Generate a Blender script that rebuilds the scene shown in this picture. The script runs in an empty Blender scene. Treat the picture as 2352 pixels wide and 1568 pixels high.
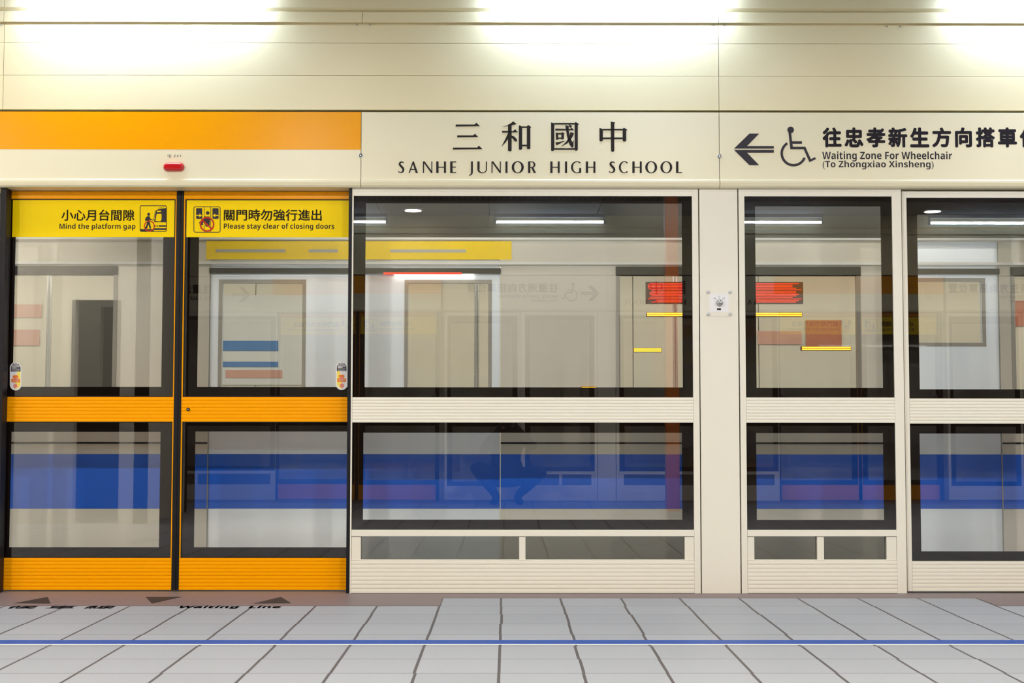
import bpy, bmesh, math, random
from mathutils import Matrix, Vector
from mathutils.geometry import tessellate_polygon
random.seed(7)
SC = bpy.context.scene
COL = SC.collection
# ------------------------------------------------------------------ camera
F = 3200.0                       # focal length in pixels of the 2352 x 1568 frame
D, H = 7.289, 0.897              # distance of the camera from the screen front, height above the floor
PITCH, YAW, ROLL = math.radians(3.24), math.radians(-0.197), math.radians(0.03)
cd = bpy.data.cameras.new('camera'); cam = bpy.data.objects.new('camera', cd); COL.objects.link(cam)
cd.sensor_width = 36.0; cd.lens = F / 2352 * 36.0; cd.clip_start = 0.05; cd.clip_end = 200
CAMR = Matrix.Rotation(YAW, 4, 'Z') @ Matrix.Rotation(math.pi / 2 + PITCH, 4, 'X') @ Matrix.Rotation(ROLL, 4, 'Z')
CAMO = Vector((0, -D, H))
cam.matrix_world = Matrix.Translation(CAMO) @ CAMR
SC.camera = cam
# ------------------------------------------------------------------ world, exposure
w = bpy.data.worlds.new('world'); SC.world = w; w.use_nodes = True
w.node_tree.nodes['Background'].inputs[0].default_value = (0.9, 0.95, 1.0, 1)
w.node_tree.nodes['Background'].inputs[1].default_value = 0.02
SC.view_settings.view_transform = 'Standard'; SC.view_settings.look = 'None'
SC.view_settings.exposure = 0.0; SC.view_settings.gamma = 1.0
SC.cycles.use_denoising = True
SC.cycles.max_bounces = 10; SC.cycles.diffuse_bounces = 4; SC.cycles.glossy_bounces = 5
SC.cycles.transparent_max_bounces = 32; SC.cycles.transmission_bounces = 4
SC.cycles.sample_clamp_indirect = 6.0; SC.cycles.caustics_reflective = False; SC.cycles.caustics_refractive = False
TUBE_E, DOWN_E, MID_E, TRAIN_E = 110.0, 4.0, 40.0, 8.0


def at(px, py, Y):               # the point on the plane y = Y seen at a pixel
    d = CAMR.to_3x3() @ Vector(((px - 1176) / F, -(py - 784) / F, -1))
    return CAMO + d * ((Y - CAMO.y) / d.y)


def fl(px, py, z=0.0):           # the point on the floor seen at a pixel
    d = CAMR.to_3x3() @ Vector(((px - 1176) / F, -(py - 784) / F, -1))
    return CAMO + d * ((z - CAMO.z) / d.z)


def X(px, Y=0.0, py=940): return at(px, py, Y).x
def Z(py, Y=0.0, px=1176): return at(px, py, Y).z


# ------------------------------------------------------------------ materials
def newmat(name):
    m = bpy.data.materials.new(name); m.use_nodes = True
    return m, m.node_tree.nodes, m.node_tree.links


def pbr(name, col, rough=0.4, metal=0.0, spec=0.5, coat=0.0, noise=0.0, nscale=8.0):
    m, n, l = newmat(name)
    b = n['Principled BSDF']
    b.inputs['Base Color'].default_value = (*col, 1); b.inputs['Roughness'].default_value = rough
    b.inputs['Metallic'].default_value = metal; b.inputs['Specular IOR Level'].default_value = spec
    b.inputs['Coat Weight'].default_value = coat; b.inputs['Coat Roughness'].default_value = 0.08
    if noise:
        tc = n.new('ShaderNodeTexCoord'); t = n.new('ShaderNodeTexNoise'); t.inputs['Scale'].default_value = nscale
        t.inputs['Detail'].default_value = 4
        mx = n.new('ShaderNodeMix'); mx.data_type = 'RGBA'
        mx.inputs['A'].default_value = (*[c * (1 - noise) for c in col], 1)
        mx.inputs['B'].default_value = (*[min(1, c * (1 + noise)) for c in col], 1)
        l.new(tc.outputs['Object'], t.inputs['Vector']); l.new(t.outputs['Fac'], mx.inputs['Factor'])
        l.new(mx.outputs['Result'], b.inputs['Base Color'])
    return m


def emit(name, col, s):
    m, n, l = newmat(name); n.remove(n['Principled BSDF'])
    e = n.new('ShaderNodeEmission'); e.inputs[0].default_value = (*col, 1); e.inputs[1].default_value = s
    l.new(e.outputs[0], n['Material Output'].inputs[0]); return m


def glassmat(name, tint, f0=0.05, rough=0.0):
    m, n, l = newmat(name); n.remove(n['Principled BSDF'])
    lw = n.new('ShaderNodeLayerWeight'); p = n.new('ShaderNodeMath'); p.operation = 'POWER'; p.inputs[1].default_value = 5
    ma = n.new('ShaderNodeMath'); ma.operation = 'MULTIPLY_ADD'; ma.inputs[1].default_value = 1 - f0; ma.inputs[2].default_value = f0
    t = n.new('ShaderNodeBsdfTransparent'); t.inputs[0].default_value = (*tint, 1)
    g = n.new('ShaderNodeBsdfGlossy'); g.inputs['Roughness'].default_value = rough
    mx = n.new('ShaderNodeMixShader')
    l.new(lw.outputs['Facing'], p.inputs[0]); l.new(p.outputs[0], ma.inputs[0]); l.new(ma.outputs[0], mx.inputs[0])
    l.new(t.outputs[0], mx.inputs[1]); l.new(g.outputs[0], mx.inputs[2]); l.new(mx.outputs[0], n['Material Output'].inputs[0])
    return m


M = {}
CREAM = (0.80, 0.76, 0.655)
M['cream'] = pbr('cream_enamel', CREAM, 0.32, noise=0.02, nscale=3)
M['cream_wall'] = pbr('cream_wall_enamel', (0.80, 0.705, 0.44), 0.34, noise=0.015, nscale=2)
M['cream_header'] = pbr('cream_header_enamel', (0.80, 0.735, 0.52), 0.32, noise=0.015, nscale=2)
M['orange'] = pbr('orange_enamel', (0.92, 0.365, 0.0), 0.25, spec=0.10, noise=0.02, nscale=4)
M['yellow'] = pbr('yellow_film', (0.97, 0.69, 0.0), 0.4, spec=0.1)
M['black'] = pbr('black_rubber', (0.009, 0.008, 0.010), 0.45, spec=0.2)
M['frit'] = pbr('black_frit', (0.008, 0.005, 0.004), 0.6, spec=0.0)
M['ink'] = pbr('black_ink', (0.014, 0.010, 0.009), 0.5, spec=0.2)
M['slate_ink'] = pbr('slate_ink', (0.032, 0.027, 0.036), 0.5, spec=0.2)
M['brown_ink'] = pbr('brown_black_ink', (0.030, 0.022, 0.010), 0.5, spec=0.2)
M['red_ink'] = pbr('red_ink', (0.55, 0.03, 0.01), 0.5, spec=0.2)
M['glass'] = glassmat('screen_glass', (0.985, 0.99, 0.985), 0.085)
M['tinted_glass'] = glassmat('tinted_low_glass', (0.58, 0.58, 0.56), 0.085)
M['train_glass'] = glassmat('train_glass', (0.92, 0.93, 0.92), 0.03)
M['steel'] = pbr('steel', (0.6, 0.6, 0.6), 0.25, 1.0)
M['grey_plastic'] = pbr('grey_plastic', (0.55, 0.54, 0.54), 0.5)
M['white_film'] = pbr('white_film', (0.82, 0.80, 0.82), 0.4)
M['dark_film'] = pbr('dark_film', (0.05, 0.05, 0.065), 0.4)
M['lemon_film'] = pbr('lemon_film', (0.9, 0.75, 0.12), 0.4)
M['orange_film'] = pbr('orange_film', (0.85, 0.20, 0.02), 0.4)
M['pink_film'] = pbr('pink_film', (0.8, 0.25, 0.2), 0.4)
M['red_lens'] = pbr('red_lens', (0.55, 0.004, 0.008), 0.12, coat=0.6)
M['tube'] = emit('tube_glow', (0.75, 0.95, 1.3), TUBE_E)
M['lamp_disc'] = emit('downlight_glow', (1.0, 0.93, 0.82), 14.0)
M['concrete'] = pbr('tunnel_concrete', (0.30, 0.29, 0.27), 0.9, noise=0.2)
M['ceiling'] = pbr('ceiling_panel', (0.36, 0.36, 0.35), 0.5)
M['sill'] = pbr('grey_sill', (0.17, 0.14, 0.12), 0.5)
M['blue_line'] = pbr('blue_line', (0.006, 0.055, 0.29), 0.5)
M['blue_train'] = pbr('blue_train_paint', (0.0, 0.095, 0.60), 0.35)
M['train_body'] = pbr('train_body_paint', (0.66, 0.625, 0.54), 0.3)
M['train_door'] = pbr('train_door_metal', (0.86, 0.92, 0.98), 0.3, 0.15)
M['roof_grey'] = pbr('roof_grey', (0.035, 0.033, 0.03), 0.5)
M['cabin_dark'] = pbr('cabin_dark', (0.09, 0.08, 0.07), 0.4)  # near-black that paints the darkness inside the train
M['frame_grey'] = pbr('frame_grey', (0.33, 0.31, 0.27), 0.4)
M['train_grey'] = pbr('train_grey', (0.46, 0.45, 0.42), 0.5)
M['interior'] = pbr('train_interior', (0.80, 0.745, 0.62), 0.5)
M['seat_blue'] = pbr('seat_blue', (0.05, 0.12, 0.35), 0.6)
M['poster_red'] = pbr('poster_red', (0.58, 0.20, 0.12), 0.5)
M['poster_pale'] = pbr('poster_pale', (0.72, 0.40, 0.32), 0.5)
M['poster_blue'] = pbr('poster_blue', (0.10, 0.25, 0.55), 0.5)
M['poster_white'] = pbr('poster_white', (0.8, 0.8, 0.78), 0.5)
M['train_light'] = emit('train_light', (1.0, 0.95, 0.86), TRAIN_E)
M['led_red'] = emit('led_red', (1.0, 0.045, 0.018), 1.5)
M['led_amber'] = emit('led_amber', (1.0, 0.36, 0.02), 5.0)
M['led_board'] = pbr('led_board', (0.10, 0.012, 0.008), 0.4)
M['bumper'] = pbr('brown_granite', (0.18, 0.132, 0.128), 0.5, noise=0.25, nscale=160)
M['arrow'] = pbr('grey_arrow_paint', (0.035, 0.031, 0.03), 0.6, spec=0.1)
M['purple_ink'] = pbr('purple_ink', (0.19, 0.17, 0.23), 0.6)
M['cloth'] = pbr('dark_cloth', (0.016, 0.017, 0.022), 0.8)
M['denim'] = pbr('denim', (0.025, 0.035, 0.065), 0.8)
M['skin'] = pbr('skin', (0.55, 0.33, 0.22), 0.5)
M['hair'] = pbr('hair', (0.012, 0.010, 0.009), 0.5)
M['orange_post'] = pbr('orange_post_paint', (0.50, 0.12, 0.006), 0.35)
M['enclosure'] = pbr('enclosure_panel', (0.66, 0.62, 0.52), 0.4)
M['dark_opening'] = pbr('dark_opening', (0.02, 0.02, 0.02), 0.6)
M['sign_blue'] = pbr('sign_blue', (0.03, 0.06, 0.25), 0.4)


def floor_mat():
    m, n, l = newmat('platform_tiles'); b = n['Principled BSDF']
    x0 = fl(1152, 1378).x; y0 = -0.48
    tc = n.new('ShaderNodeTexCoord'); sp = n.new('ShaderNodeSeparateXYZ'); l.new(tc.outputs['Object'], sp.inputs[0])

    def math_(op, a, b_=None):
        q = n.new('ShaderNodeMath'); q.operation = op
        for i, v in enumerate((a, b_)):
            if v is None: continue
            if isinstance(v, (int, float)): q.inputs[i].default_value = v
            else: l.new(v, q.inputs[i])
        return q.outputs[0]
    u0 = math_('DIVIDE', math_('SUBTRACT', sp.outputs['X'], x0), 0.3)
    v = math_('DIVIDE', math_('SUBTRACT', sp.outputs['Y'], y0), 0.3)
    vi = math_('FLOOR', math_('ADD', v, 0.5)); vj = math_('FLOOR', v)
    wn = n.new('ShaderNodeTexWhiteNoise'); wn.noise_dimensions = '2D'
    cb = n.new('ShaderNodeCombineXYZ'); l.new(math_('FLOOR', math_('ADD', u0, 0.5)), cb.inputs[0]); l.new(vj, cb.inputs[1]); l.new(cb.outputs[0], wn.inputs['Vector'])
    u = math_('ADD', u0, math_('MULTIPLY', math_('SUBTRACT', wn.outputs['Value'], 0.5), 0.024))
    ui = math_('FLOOR', u)
    du = math_('ABSOLUTE', math_('SUBTRACT', math_('FRACT', math_('ADD', u, 0.5)), 0.5))
    dv = math_('ABSOLUTE', math_('SUBTRACT', math_('FRACT', math_('ADD', v, 0.5)), 0.5))
    ju = math_('LESS_THAN', du, 0.019)
    jv = math_('MULTIPLY', math_('LESS_THAN', dv, 0.013), 0.6)
    j = math_('MAXIMUM', ju, jv)
    w2 = n.new('ShaderNodeTexWhiteNoise'); w2.noise_dimensions = '2D'
    c2 = n.new('ShaderNodeCombineXYZ'); l.new(ui, c2.inputs[0]); l.new(vj, c2.inputs[1]); l.new(c2.outputs[0], w2.inputs['Vector'])
    tile = n.new('ShaderNodeMix'); tile.data_type = 'RGBA'
    tile.inputs['A'].default_value = (0.32, 0.333, 0.355, 1); tile.inputs['B'].default_value = (0.35, 0.363, 0.385, 1)
    l.new(w2.outputs['Value'], tile.inputs['Factor'])
    ns = n.new('ShaderNodeTexNoise'); ns.inputs['Scale'].default_value = 60; ns.inputs['Detail'].default_value = 6
    l.new(tc.outputs['Object'], ns.inputs['Vector'])
    dirt = n.new('ShaderNodeMix'); dirt.data_type = 'RGBA'; dirt.blend_type = 'MULTIPLY'
    l.new(tile.outputs['Result'], dirt.inputs['A']); dirt.inputs['B'].default_value = (0.80, 0.79, 0.77, 1)
    l.new(math_('MULTIPLY', ns.outputs['Fac'], 0.5), dirt.inputs['Factor'])
    fin = n.new('ShaderNodeMix'); fin.data_type = 'RGBA'
    l.new(j, fin.inputs['Factor']); l.new(dirt.outputs['Result'], fin.inputs['A']); fin.inputs['B'].default_value = (0.085, 0.075, 0.072, 1)
    l.new(fin.outputs['Result'], b.inputs['Base Color'])
    b.inputs['Roughness'].default_value = 0.5; b.inputs['Specular IOR Level'].default_value = 0.25
    bp = n.new('ShaderNodeBump'); bp.inputs['Strength'].default_value = 0.25; bp.inputs['Distance'].default_value = 0.003; bp.invert = True
    l.new(j, bp.inputs['Height']); l.new(bp.outputs[0], b.inputs['Normal'])
    return m


M['floor'] = floor_mat()


def ceiling_mat():
    m, n, l = newmat('slatted_ceiling'); b = n['Principled BSDF']
    tc = n.new('ShaderNodeTexCoord'); wv = n.new('ShaderNodeTexWave'); wv.inputs['Scale'].default_value = 5.0; wv.bands_direction = 'X'
    l.new(tc.outputs['Object'], wv.inputs['Vector'])
    cr = n.new('ShaderNodeValToRGB'); cr.color_ramp.elements[0].color = (0.05, 0.05, 0.05, 1); cr.color_ramp.elements[1].color = (0.22, 0.22, 0.21, 1)
    l.new(wv.outputs['Fac'], cr.inputs[0]); l.new(cr.outputs[0], b.inputs['Base Color']); b.inputs['Roughness'].default_value = 0.6
    return m


M['ceiling_slats'] = ceiling_mat()


# ------------------------------------------------------------------ mesh builder
class MB:
    def __init__(s): s.v, s.f, s.smooth = [], [], []

    def add(s, verts, faces, smooth=False):
        o = len(s.v); s.v += [tuple(p) for p in verts]
        for f in faces: s.f.append(tuple(i + o for i in f)); s.smooth.append(smooth)
        return s

    def box(s, x0, x1, y0, y1, z0, z1):
        x0, x1 = min(x0, x1), max(x0, x1); y0, y1 = min(y0, y1), max(y0, y1); z0, z1 = min(z0, z1), max(z0, z1)
        return s.add([(x, y, z) for z in (z0, z1) for y in (y0, y1) for x in (x0, x1)],
                     [(0, 2, 3, 1), (4, 5, 7, 6), (0, 1, 5, 4), (2, 6, 7, 3), (0, 4, 6, 2), (1, 3, 7, 5)])

    def ring(s, x0, x1, z0, z1, a0, a1, b0, b1, y0, y1):       # flat frame: outer x0 x1 z0 z1, inner a0 a1 b0 b1
        if a0 > x0: s.box(x0, a0, y0, y1, z0, z1)
        if a1 < x1: s.box(a1, x1, y0, y1, z0, z1)
        if b0 > z0: s.box(a0, a1, y0, y1, z0, b0)
        if b1 < z1: s.box(a0, a1, y0, y1, b1, z1)
        return s

    def prism(s, pts, y0, y1, axis='y'):                        # polygon (u, z) swept along y, or (y, z) swept along x, or (x, y) along z
        P = (lambda u, v, t: (u, t, v)) if axis == 'y' else (lambda u, v, t: (t, u, v)) if axis == 'x' else (lambda u, v, t: (u, v, t))
        n = len(pts); tri = tessellate_polygon([[Vector((a, b, 0)) for a, b in pts]])
        vs = [P(a, b, y0) for a, b in pts] + [P(a, b, y1) for a, b in pts]
        fs = [tuple(t) for t in tri] + [tuple(i + n for i in reversed(t)) for t in tri]
        fs += [(i, (i + 1) % n, n + (i + 1) % n, n + i) for i in range(n)]
        return s.add(vs, fs)

    def lathe(s, prof, c, axis, seg=24, smooth=True):           # prof [(r, h)] round an axis direction through c
        a = Vector(axis).normalized(); t = a.orthogonal().normalized(); b = a.cross(t); c = Vector(c)
        vs = []
        for r, h in prof:
            for k in range(seg):
                q = 2 * math.pi * k / seg; vs.append(c + a * h + (t * math.cos(q) + b * math.sin(q)) * r)
        fs = []
        for i in range(len(prof) - 1):
            for k in range(seg):
                fs.append((i * seg + k, i * seg + (k + 1) % seg, (i + 1) * seg + (k + 1) % seg, (i + 1) * seg + k))
        s.add(vs, fs, smooth)
        s.add(vs[:seg], [tuple(range(seg))]); s.add(vs[-seg:], [tuple(range(seg))])
        return s

    def tube(s, a, b, r, seg=12, r2=None):
        a, b = Vector(a), Vector(b); L = (b - a).length
        return s.lathe([(r, 0), (r if r2 is None else r2, L)], a, b - a, seg)

    def build(s, name, m, parent=None, base=None, bevel=0.0):
        if parent is not None:
            r = parent
            while r.parent is not None: r = r.parent
            o_ = r.location
        else: o_ = Vector(base) if base is not None else Vector((0, 0, 0))
        me = bpy.data.meshes.new(name); me.from_pydata([tuple(Vector(p) - o_) for p in s.v], [], s.f)
        me.polygons.foreach_set('use_smooth', s.smooth); me.update()
        bm = bmesh.new(); bm.from_mesh(me); bmesh.ops.recalc_face_normals(bm, faces=bm.faces); bm.to_mesh(me); bm.free()
        me.materials.append(M[m] if isinstance(m, str) else m)
        o = bpy.data.objects.new(name, me); COL.objects.link(o)
        if parent is not None: o.parent = parent
        else: o.location = o_
        if bevel:
            bv = o.modifiers.new('edge', 'BEVEL'); bv.width = bevel; bv.segments = 2; bv.limit_method = 'ANGLE'; bv.angle_limit = 0.7
        return o


def tag(o, label=None, cat=None, group=None, kind=None):
    for k, v in (('label', label), ('category', cat), ('group', group), ('kind', kind)):
        if v: o[k] = v
    return o


def thing(name, label, cat, loc, group=None):
    o = bpy.data.objects.new(name, None); COL.objects.link(o); o.location = loc; o.empty_display_size = 0.1
    return tag(o, label, cat, group)


def struct(name, mb, m, base=None, **k): return tag(mb.build(name, m, base=base, **k), kind='structure')


def dup(root, loc, rz, label, group=None):                      # a copy of a thing with copies of its parts and sub-parts
    def cp(o, par):
        c = o.copy(); COL.objects.link(c); c.parent = par
        for ch in kids.get(o.name, []): cp(ch, c)
        return c
    c = cp(root, None); c.location = loc; c.rotation_euler = (0, 0, rz); c['label'] = label
    if group: c['group'] = group
    return c


# ------------------------------------------------------------------ lettering
def sans(body):                                                 # plain letters as upright bold sans-serif letters
    o = ''
    for ch in body:
        if 'A' <= ch <= 'Z': o += chr(0x1D5D4 + ord(ch) - 65)
        elif 'a' <= ch <= 'z': o += chr(0x1D5EE + ord(ch) - 97)
        elif '0' <= ch <= '9': o += chr(0x1D7EC + ord(ch) - 48)
        else: o += ch
    return o


def text_verts(body, bold=0.0, space=1.0):
    c = bpy.data.curves.new('lettering', 'FONT'); c.body = sans(body); c.space_character = space; c.resolution_u = 4
    o = bpy.data.objects.new('lettering', c); COL.objects.link(o)
    dg = bpy.context.evaluated_depsgraph_get(); dg.update()
    me = bpy.data.meshes.new_from_object(o.evaluated_get(dg))
    v0 = [v.co.copy() for v in me.vertices]; f0 = [tuple(p.vertices) for p in me.polygons]
    bpy.data.objects.remove(o); bpy.data.curves.remove(c); bpy.data.meshes.remove(me)
    vs, fs = [], []
    for dx, dy in ((0, 0), (1, 0), (-1, 0), (0, 1), (0, -1), (.7, .7), (-.7, .7), (.7, -.7), (-.7, -.7)) if bold else ((0, 0),):
        n = len(vs); vs += [Vector((v.x + dx * bold, v.y + dy * bold)) for v in v0]; fs += [tuple(i + n for i in f) for f in f0]
    xs = [v.x for v in vs]; ys = [v.y for v in vs]
    x0, x1, y0, y1 = min(xs), max(xs), min(ys), max(ys)
    return [((v.x - x0) / (x1 - x0), (v.y - y0) / (y1 - y0)) for v in vs], fs


def text_on(mb, body, r, Y, bold=0.0, space=1.0):               # write into the pixel box r = (x0, y0, x1, y1) of the upright plane y = Y
    uv, fs = text_verts(body, bold, space)
    px, py = (r[0] + r[2]) / 2, (r[1] + r[3]) / 2
    x0, x1, z0, z1 = X(r[0], Y, py), X(r[2], Y, py), Z(r[3], Y, px), Z(r[1], Y, px)
    return mb.add([(x0 + u * (x1 - x0), Y, z0 + v * (z1 - z0)) for u, v in uv], fs)


def text_part(body, r, Y, m, parent, bold=0.0, space=1.0): return text_on(MB(), body, r, Y, bold, space).build('lettering', m, parent)


def poly_px(mb, pts, Y, t=0.0012):                              # an outline in pixels of the plane y = Y, as a thin film
    q = [at(a, b, Y) for a, b in pts]
    return mb.prism([(p.x, p.z) for p in q], Y - t, Y)


def circ(cx, cy, r, n=32, a0=0, a1=360, ry=None):
    ry = r if ry is None else ry
    return [(cx + r * math.cos(math.radians(a0 + (a1 - a0) * i / n)), cy - ry * math.sin(math.radians(a0 + (a1 - a0) * i / n))) for i in range(n + (a1 - a0 != 360))]


def arc_px(mb, c, ro, ri, a0, a1, Y, n=40, t=0.0012):           # part of a ring (angles anticlockwise from the right)
    o, i = circ(c[0], c[1], ro, n, a0, a1), circ(c[0], c[1], ri, n, a0, a1)
    for k in range(len(o) - 1 if a1 - a0 != 360 else len(o)):
        k2 = (k + 1) % len(o)
        poly_px(mb, [o[k], o[k2], i[k2], i[k]], Y, t)
    return mb


def line_px(mb, a, b, wd, Y, t=0.0012):
    d = Vector((b[0] - a[0], b[1] - a[1])); d.normalize(); n = Vector((-d.y, d.x)) * wd / 2
    return poly_px(mb, [(a[0] + n.x, a[1] + n.y), (b[0] + n.x, b[1] + n.y), (b[0] - n.x, b[1] - n.y), (a[0] - n.x, a[1] - n.y)], Y, t)


def rrect(x0, y0, x1, y1, r, n=6):
    o = []
    for cx, cy, a in ((x1 - r, y0 + r, 0), (x0 + r, y0 + r, 90), (x0 + r, y1 - r, 180), (x1 - r, y1 - r, 270)):
        o += circ(cx, cy, r, n, a, a + 90)
    return o


def rframe_px(mb, x0, y0, x1, y1, r, wd, Y, t=0.0012):
    o, i = rrect(x0, y0, x1, y1, r), rrect(x0 + wd, y0 + wd, x1 - wd, y1 - wd, max(r - wd, 0.5))
    for k in range(len(o)): poly_px(mb, [o[k], o[(k + 1) % len(o)], i[(k + 1) % len(o)], i[k]], Y, t)
    return mb


# ------------------------------------------------------------------ shell
WID = 8.30                       # platform width, front screen to rear screen
CEIL = 3.20
XL, XR = -17.0, 17.0
struct('floor', MB().box(XL, XR, -WID - 0.2, 0.2, -0.25, 0.0), 'floor')
cm = MB().box(XL, XR, -WID - 0.2, 0.2, CEIL, CEIL + 0.1)
struct('ceiling', MB().box(XL, XR, -WID + 1.05, -1.05, CEIL + 0.003, CEIL + 0.15), 'ceiling_slats')
for k, (ya, yb) in enumerate(((-1.04, 0.3), (-WID - 0.3, -WID + 1.04))):
    c_ = MB()
    n_ = int((XR - XL) / 1.2)
    for i in range(n_): c_.box(XL + i * 1.2 + 0.006, XL + (i + 1) * 1.2 - 0.006, ya, yb, CEIL, CEIL + 0.12)
    struct('ceiling', c_, 'ceiling')
struct('wall_left', MB().box(XL - 0.1, XL, -WID - 0.3, 0.3, 0, CEIL), 'cream_wall')
struct('wall_right', MB().box(XR, XR + 0.1, -WID - 0.3, 0.3, 0, CEIL), 'cream_wall')
# tunnel
struct('wall_tunnel', MB().box(XL, XR, 4.4, 4.6, -1.3, 4.2), 'concrete')
struct('floor', MB().box(XL, XR, 0.2, 4.4, -1.3, -1.15), 'concrete')
struct('ceiling', MB().box(XL, XR, 0.32, 4.6, 4.2, 4.4), 'concrete')
struct('wall_platform_edge', MB().box(XL, XR, 0.2, 0.3, -1.3, -0.001), 'concrete')

# upper wall between the screens and the ceiling (built as panels; copied to the rear edge further down)
ZG0, ZG1 = Z(257, -0.03), Z(252, -0.02)
X_SEAM = X(1650.5, -0.02, 140)
PER = X(2485, 0, 340) - X(25, 0, 340)
AXIS = X(1654, 0, 900)


def upper_wall(x0, x1):
    o = MB(); g = 0.0012
    zs = [Z(252.5, -0.02), Z(174, -0.02), Z(99.5, -0.02), Z(57.5, -0.02)]
    for a, b in zip(zs, zs[1:]): o.box(x0 + g, x1 - g, -0.02, 0.02, a + g * 0.7, b - g * 0.7)
    o.box(x0 + g, x1 - g, -0.008, 0.03, zs[0], zs[-1] + 0.012)
    return o


XS = [X_SEAM - 2 * 1.888 - 1.888 * k for k in range(3, -1, -1)] + [X_SEAM - 1.888, X_SEAM, X_SEAM + 1.888, X_SEAM + 2 * 1.888, X_SEAM + 3 * 1.888, X_SEAM + 4 * 1.888]
XS = [X_SEAM - 4 * 1.888, X_SEAM - 2 * 1.888, X_SEAM, X_SEAM + 2 * 1.888, X_SEAM + 4 * 1.888]
walls = []
for a, b in zip(XS, XS[1:]): walls.append(struct('wall_back', upper_wall(a, b), 'cream_wall'))
tr = []
z25, z52, z20 = Z(26, -0.03), Z(52, -0.03), Z(20, -0.025)
for k, (a, b) in enumerate(zip(XS, XS[1:])):
    m_ = (a + b) / 2 + (X(832, -0.03, 40) - (XS[1] + XS[2]) / 2)
    p = MB()
    for u, v in ((a, m_), (m_, b)):
        p.prism([(-0.031, z52 + 0.002), (-0.029, z52), (0.0, z52), (0.0, z25), (-0.024, z25), (-0.031, z25 - 0.006)], u + 0.0012, v - 0.0012, 'x')
    tr.append(struct('trim_1', p, 'cream_wall'))
    p = MB()
    p.box(a + 0.0012, b - 0.0012, -0.028, 0.02, z20 + 0.004, CEIL)
    p.prism([(-0.028, z20 + 0.004), (-0.005, z25 + 0.001), (0.02, z25 + 0.001), (0.02, z20 + 0.004)], a, b, 'x')
    tr.append(struct('trim_2', p, 'cream_wall'))
back = struct('wall_back', MB().box(XL, XR, 0.031, 0.17, Z(257.5, -0.03) + 0.001, CEIL), 'black')
# clips under the ledge
for px, py in ((3, 57), (820, 57), (850, 57), (1638, 58), (1664, 58), (2037, 61), (2067, 61)):
    c = at(px, py, -0.022)
    s_ = MB().lathe([(0.0045, 0), (0.0045, 0.004), (0.0025, 0.006)], (c.x, -0.02, c.z), (0, -1, 0), 10)
    s_.build('screw', 'steel', walls[1] if px < 1650 else walls[2])
# tile borders of brown granite, threshold sills
xb0 = fl(1010, 1391).x; xb1 = fl(2292, 1392).x; g0 = -0.185
struct('trim_3', MB().box(XL, xb0, -0.48, -0.0, -0.02, 0.0015), 'bumper')
struct('trim_3', MB().box(xb0, xb1, g0, -0.0, -0.02, 0.0012), 'bumper')
struct('trim_3', MB().box(xb1, XR, -0.48, -0.0, -0.02, 0.0015), 'bumper')
struct('trim_4', MB().box(XL, XR, 0.0, 0.2, -0.02, 0.002), 'sill')


# ------------------------------------------------------------------ screen parts
def ribbed(mb, x0, x1, z0, z1, yf, yb, n, dp=0.0025):           # a plate with shallow horizontal grooves
    p = (z1 - z0) / n; pts = []
    for i in range(n):
        a = z0 + i * p
        pts += [(yf, a + p * 0.06), (yf - 0.0008, a + p * 0.40), (yf, a + p * 0.86), (yf + dp, a + p * 0.93)]
    pts = [(yf, z0)] + pts + [(yf, z1), (yb, z1), (yb, z0)]
    return mb.prism(pts, x0, x1, 'x')


def pane(parent, name, x0, x1, z0, z1, clear, y, fr=True):      # glass with a black border printed inside it
    g = MB().box(x0, x1, y, y + 0.008, z0, z1).build(name, 'glass', parent)
    if fr:
        a0, a1, b0, b1 = clear
        f = MB().ring(x0, x1, z0, z1, a0, a1, b0, b1, y + 0.003, y + 0.0065)
        f.build('frit_border', 'frit', g)
    return g


def capsule(cx, cy, wd, h, n=10):
    r = wd / 2
    return circ(cx, cy - h / 2 + r, r, n, 0, 180) + circ(cx, cy + h / 2 - r, r, n, 180, 360)


def sticker(parent, cx, cy, Y, flip):
    s = MB(); poly_px(s, capsule(cx, cy, 26.5, 65), Y, 0.001)
    st = s.build('sticker', 'white_film', parent)
    t = Y - 0.0012; d = MB()
    top = [p for p in capsule(cx, cy, 22.5, 61) if p[1] < cy - 11]
    poly_px(d, [(cx + 11.2, cy - 11)] + top + [(cx - 11.2, cy - 11)], t, 0.0006); d.build('dark_field', 'dark_film', st)
    wl = MB()
    for k, (a, b) in enumerate(((-4, 5), (-9, 9), (-9, 9), (-9, 2), (-9, 9), (-8, 8))):
        yy = cy - 28.5 + k * 3.1; line_px(wl, (cx + a, yy), (cx + b, yy), 1.5 if k < 4 else 0.7, t - 0.0008, 0.0004)
    wl.build('lettering', 'white_film', st)
    ye = MB(); sg = -1 if flip else 1
    poly_px(ye, [(cx + sg * 4, cy - 11), (cx + sg * 11, cy - 11), (cx + sg * 11, cy + 20), (cx + sg * 6, cy + 27), (cx - sg * 2, cy + 29), (cx - sg * 1, cy + 16)], t, 0.0005)
    ye.build('yellow_field', 'lemon_film', st)
    of = MB(); poly_px(of, rrect(cx - 7, cy - 2.5, cx + 6.5, cy + 4, 3), t - 0.0007, 0.0004); poly_px(of, rrect(cx - 10, cy + 5.5, cx + 10, cy + 14, 1.5), t - 0.0007, 0.0004)
    of.build('orange_field', 'orange_film', st)
    pk = MB(); poly_px(pk, rrect(cx - 5, cy + 3, cx + 5, cy + 6.5, 1), t - 0.0008, 0.0004); poly_px(pk, circ(cx + sg * -0.5, cy + 22, 5, 12), t - 0.0007, 0.0004)
    pk.build('pink_field', 'pink_film', st)
    w2 = MB(); text_on(w2, '小心夾手', (cx - 7, cy + 7, cx + 7, cy + 12.5), t - 0.0016, 0.01); w2.build('lettering', 'white_film', st)


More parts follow.
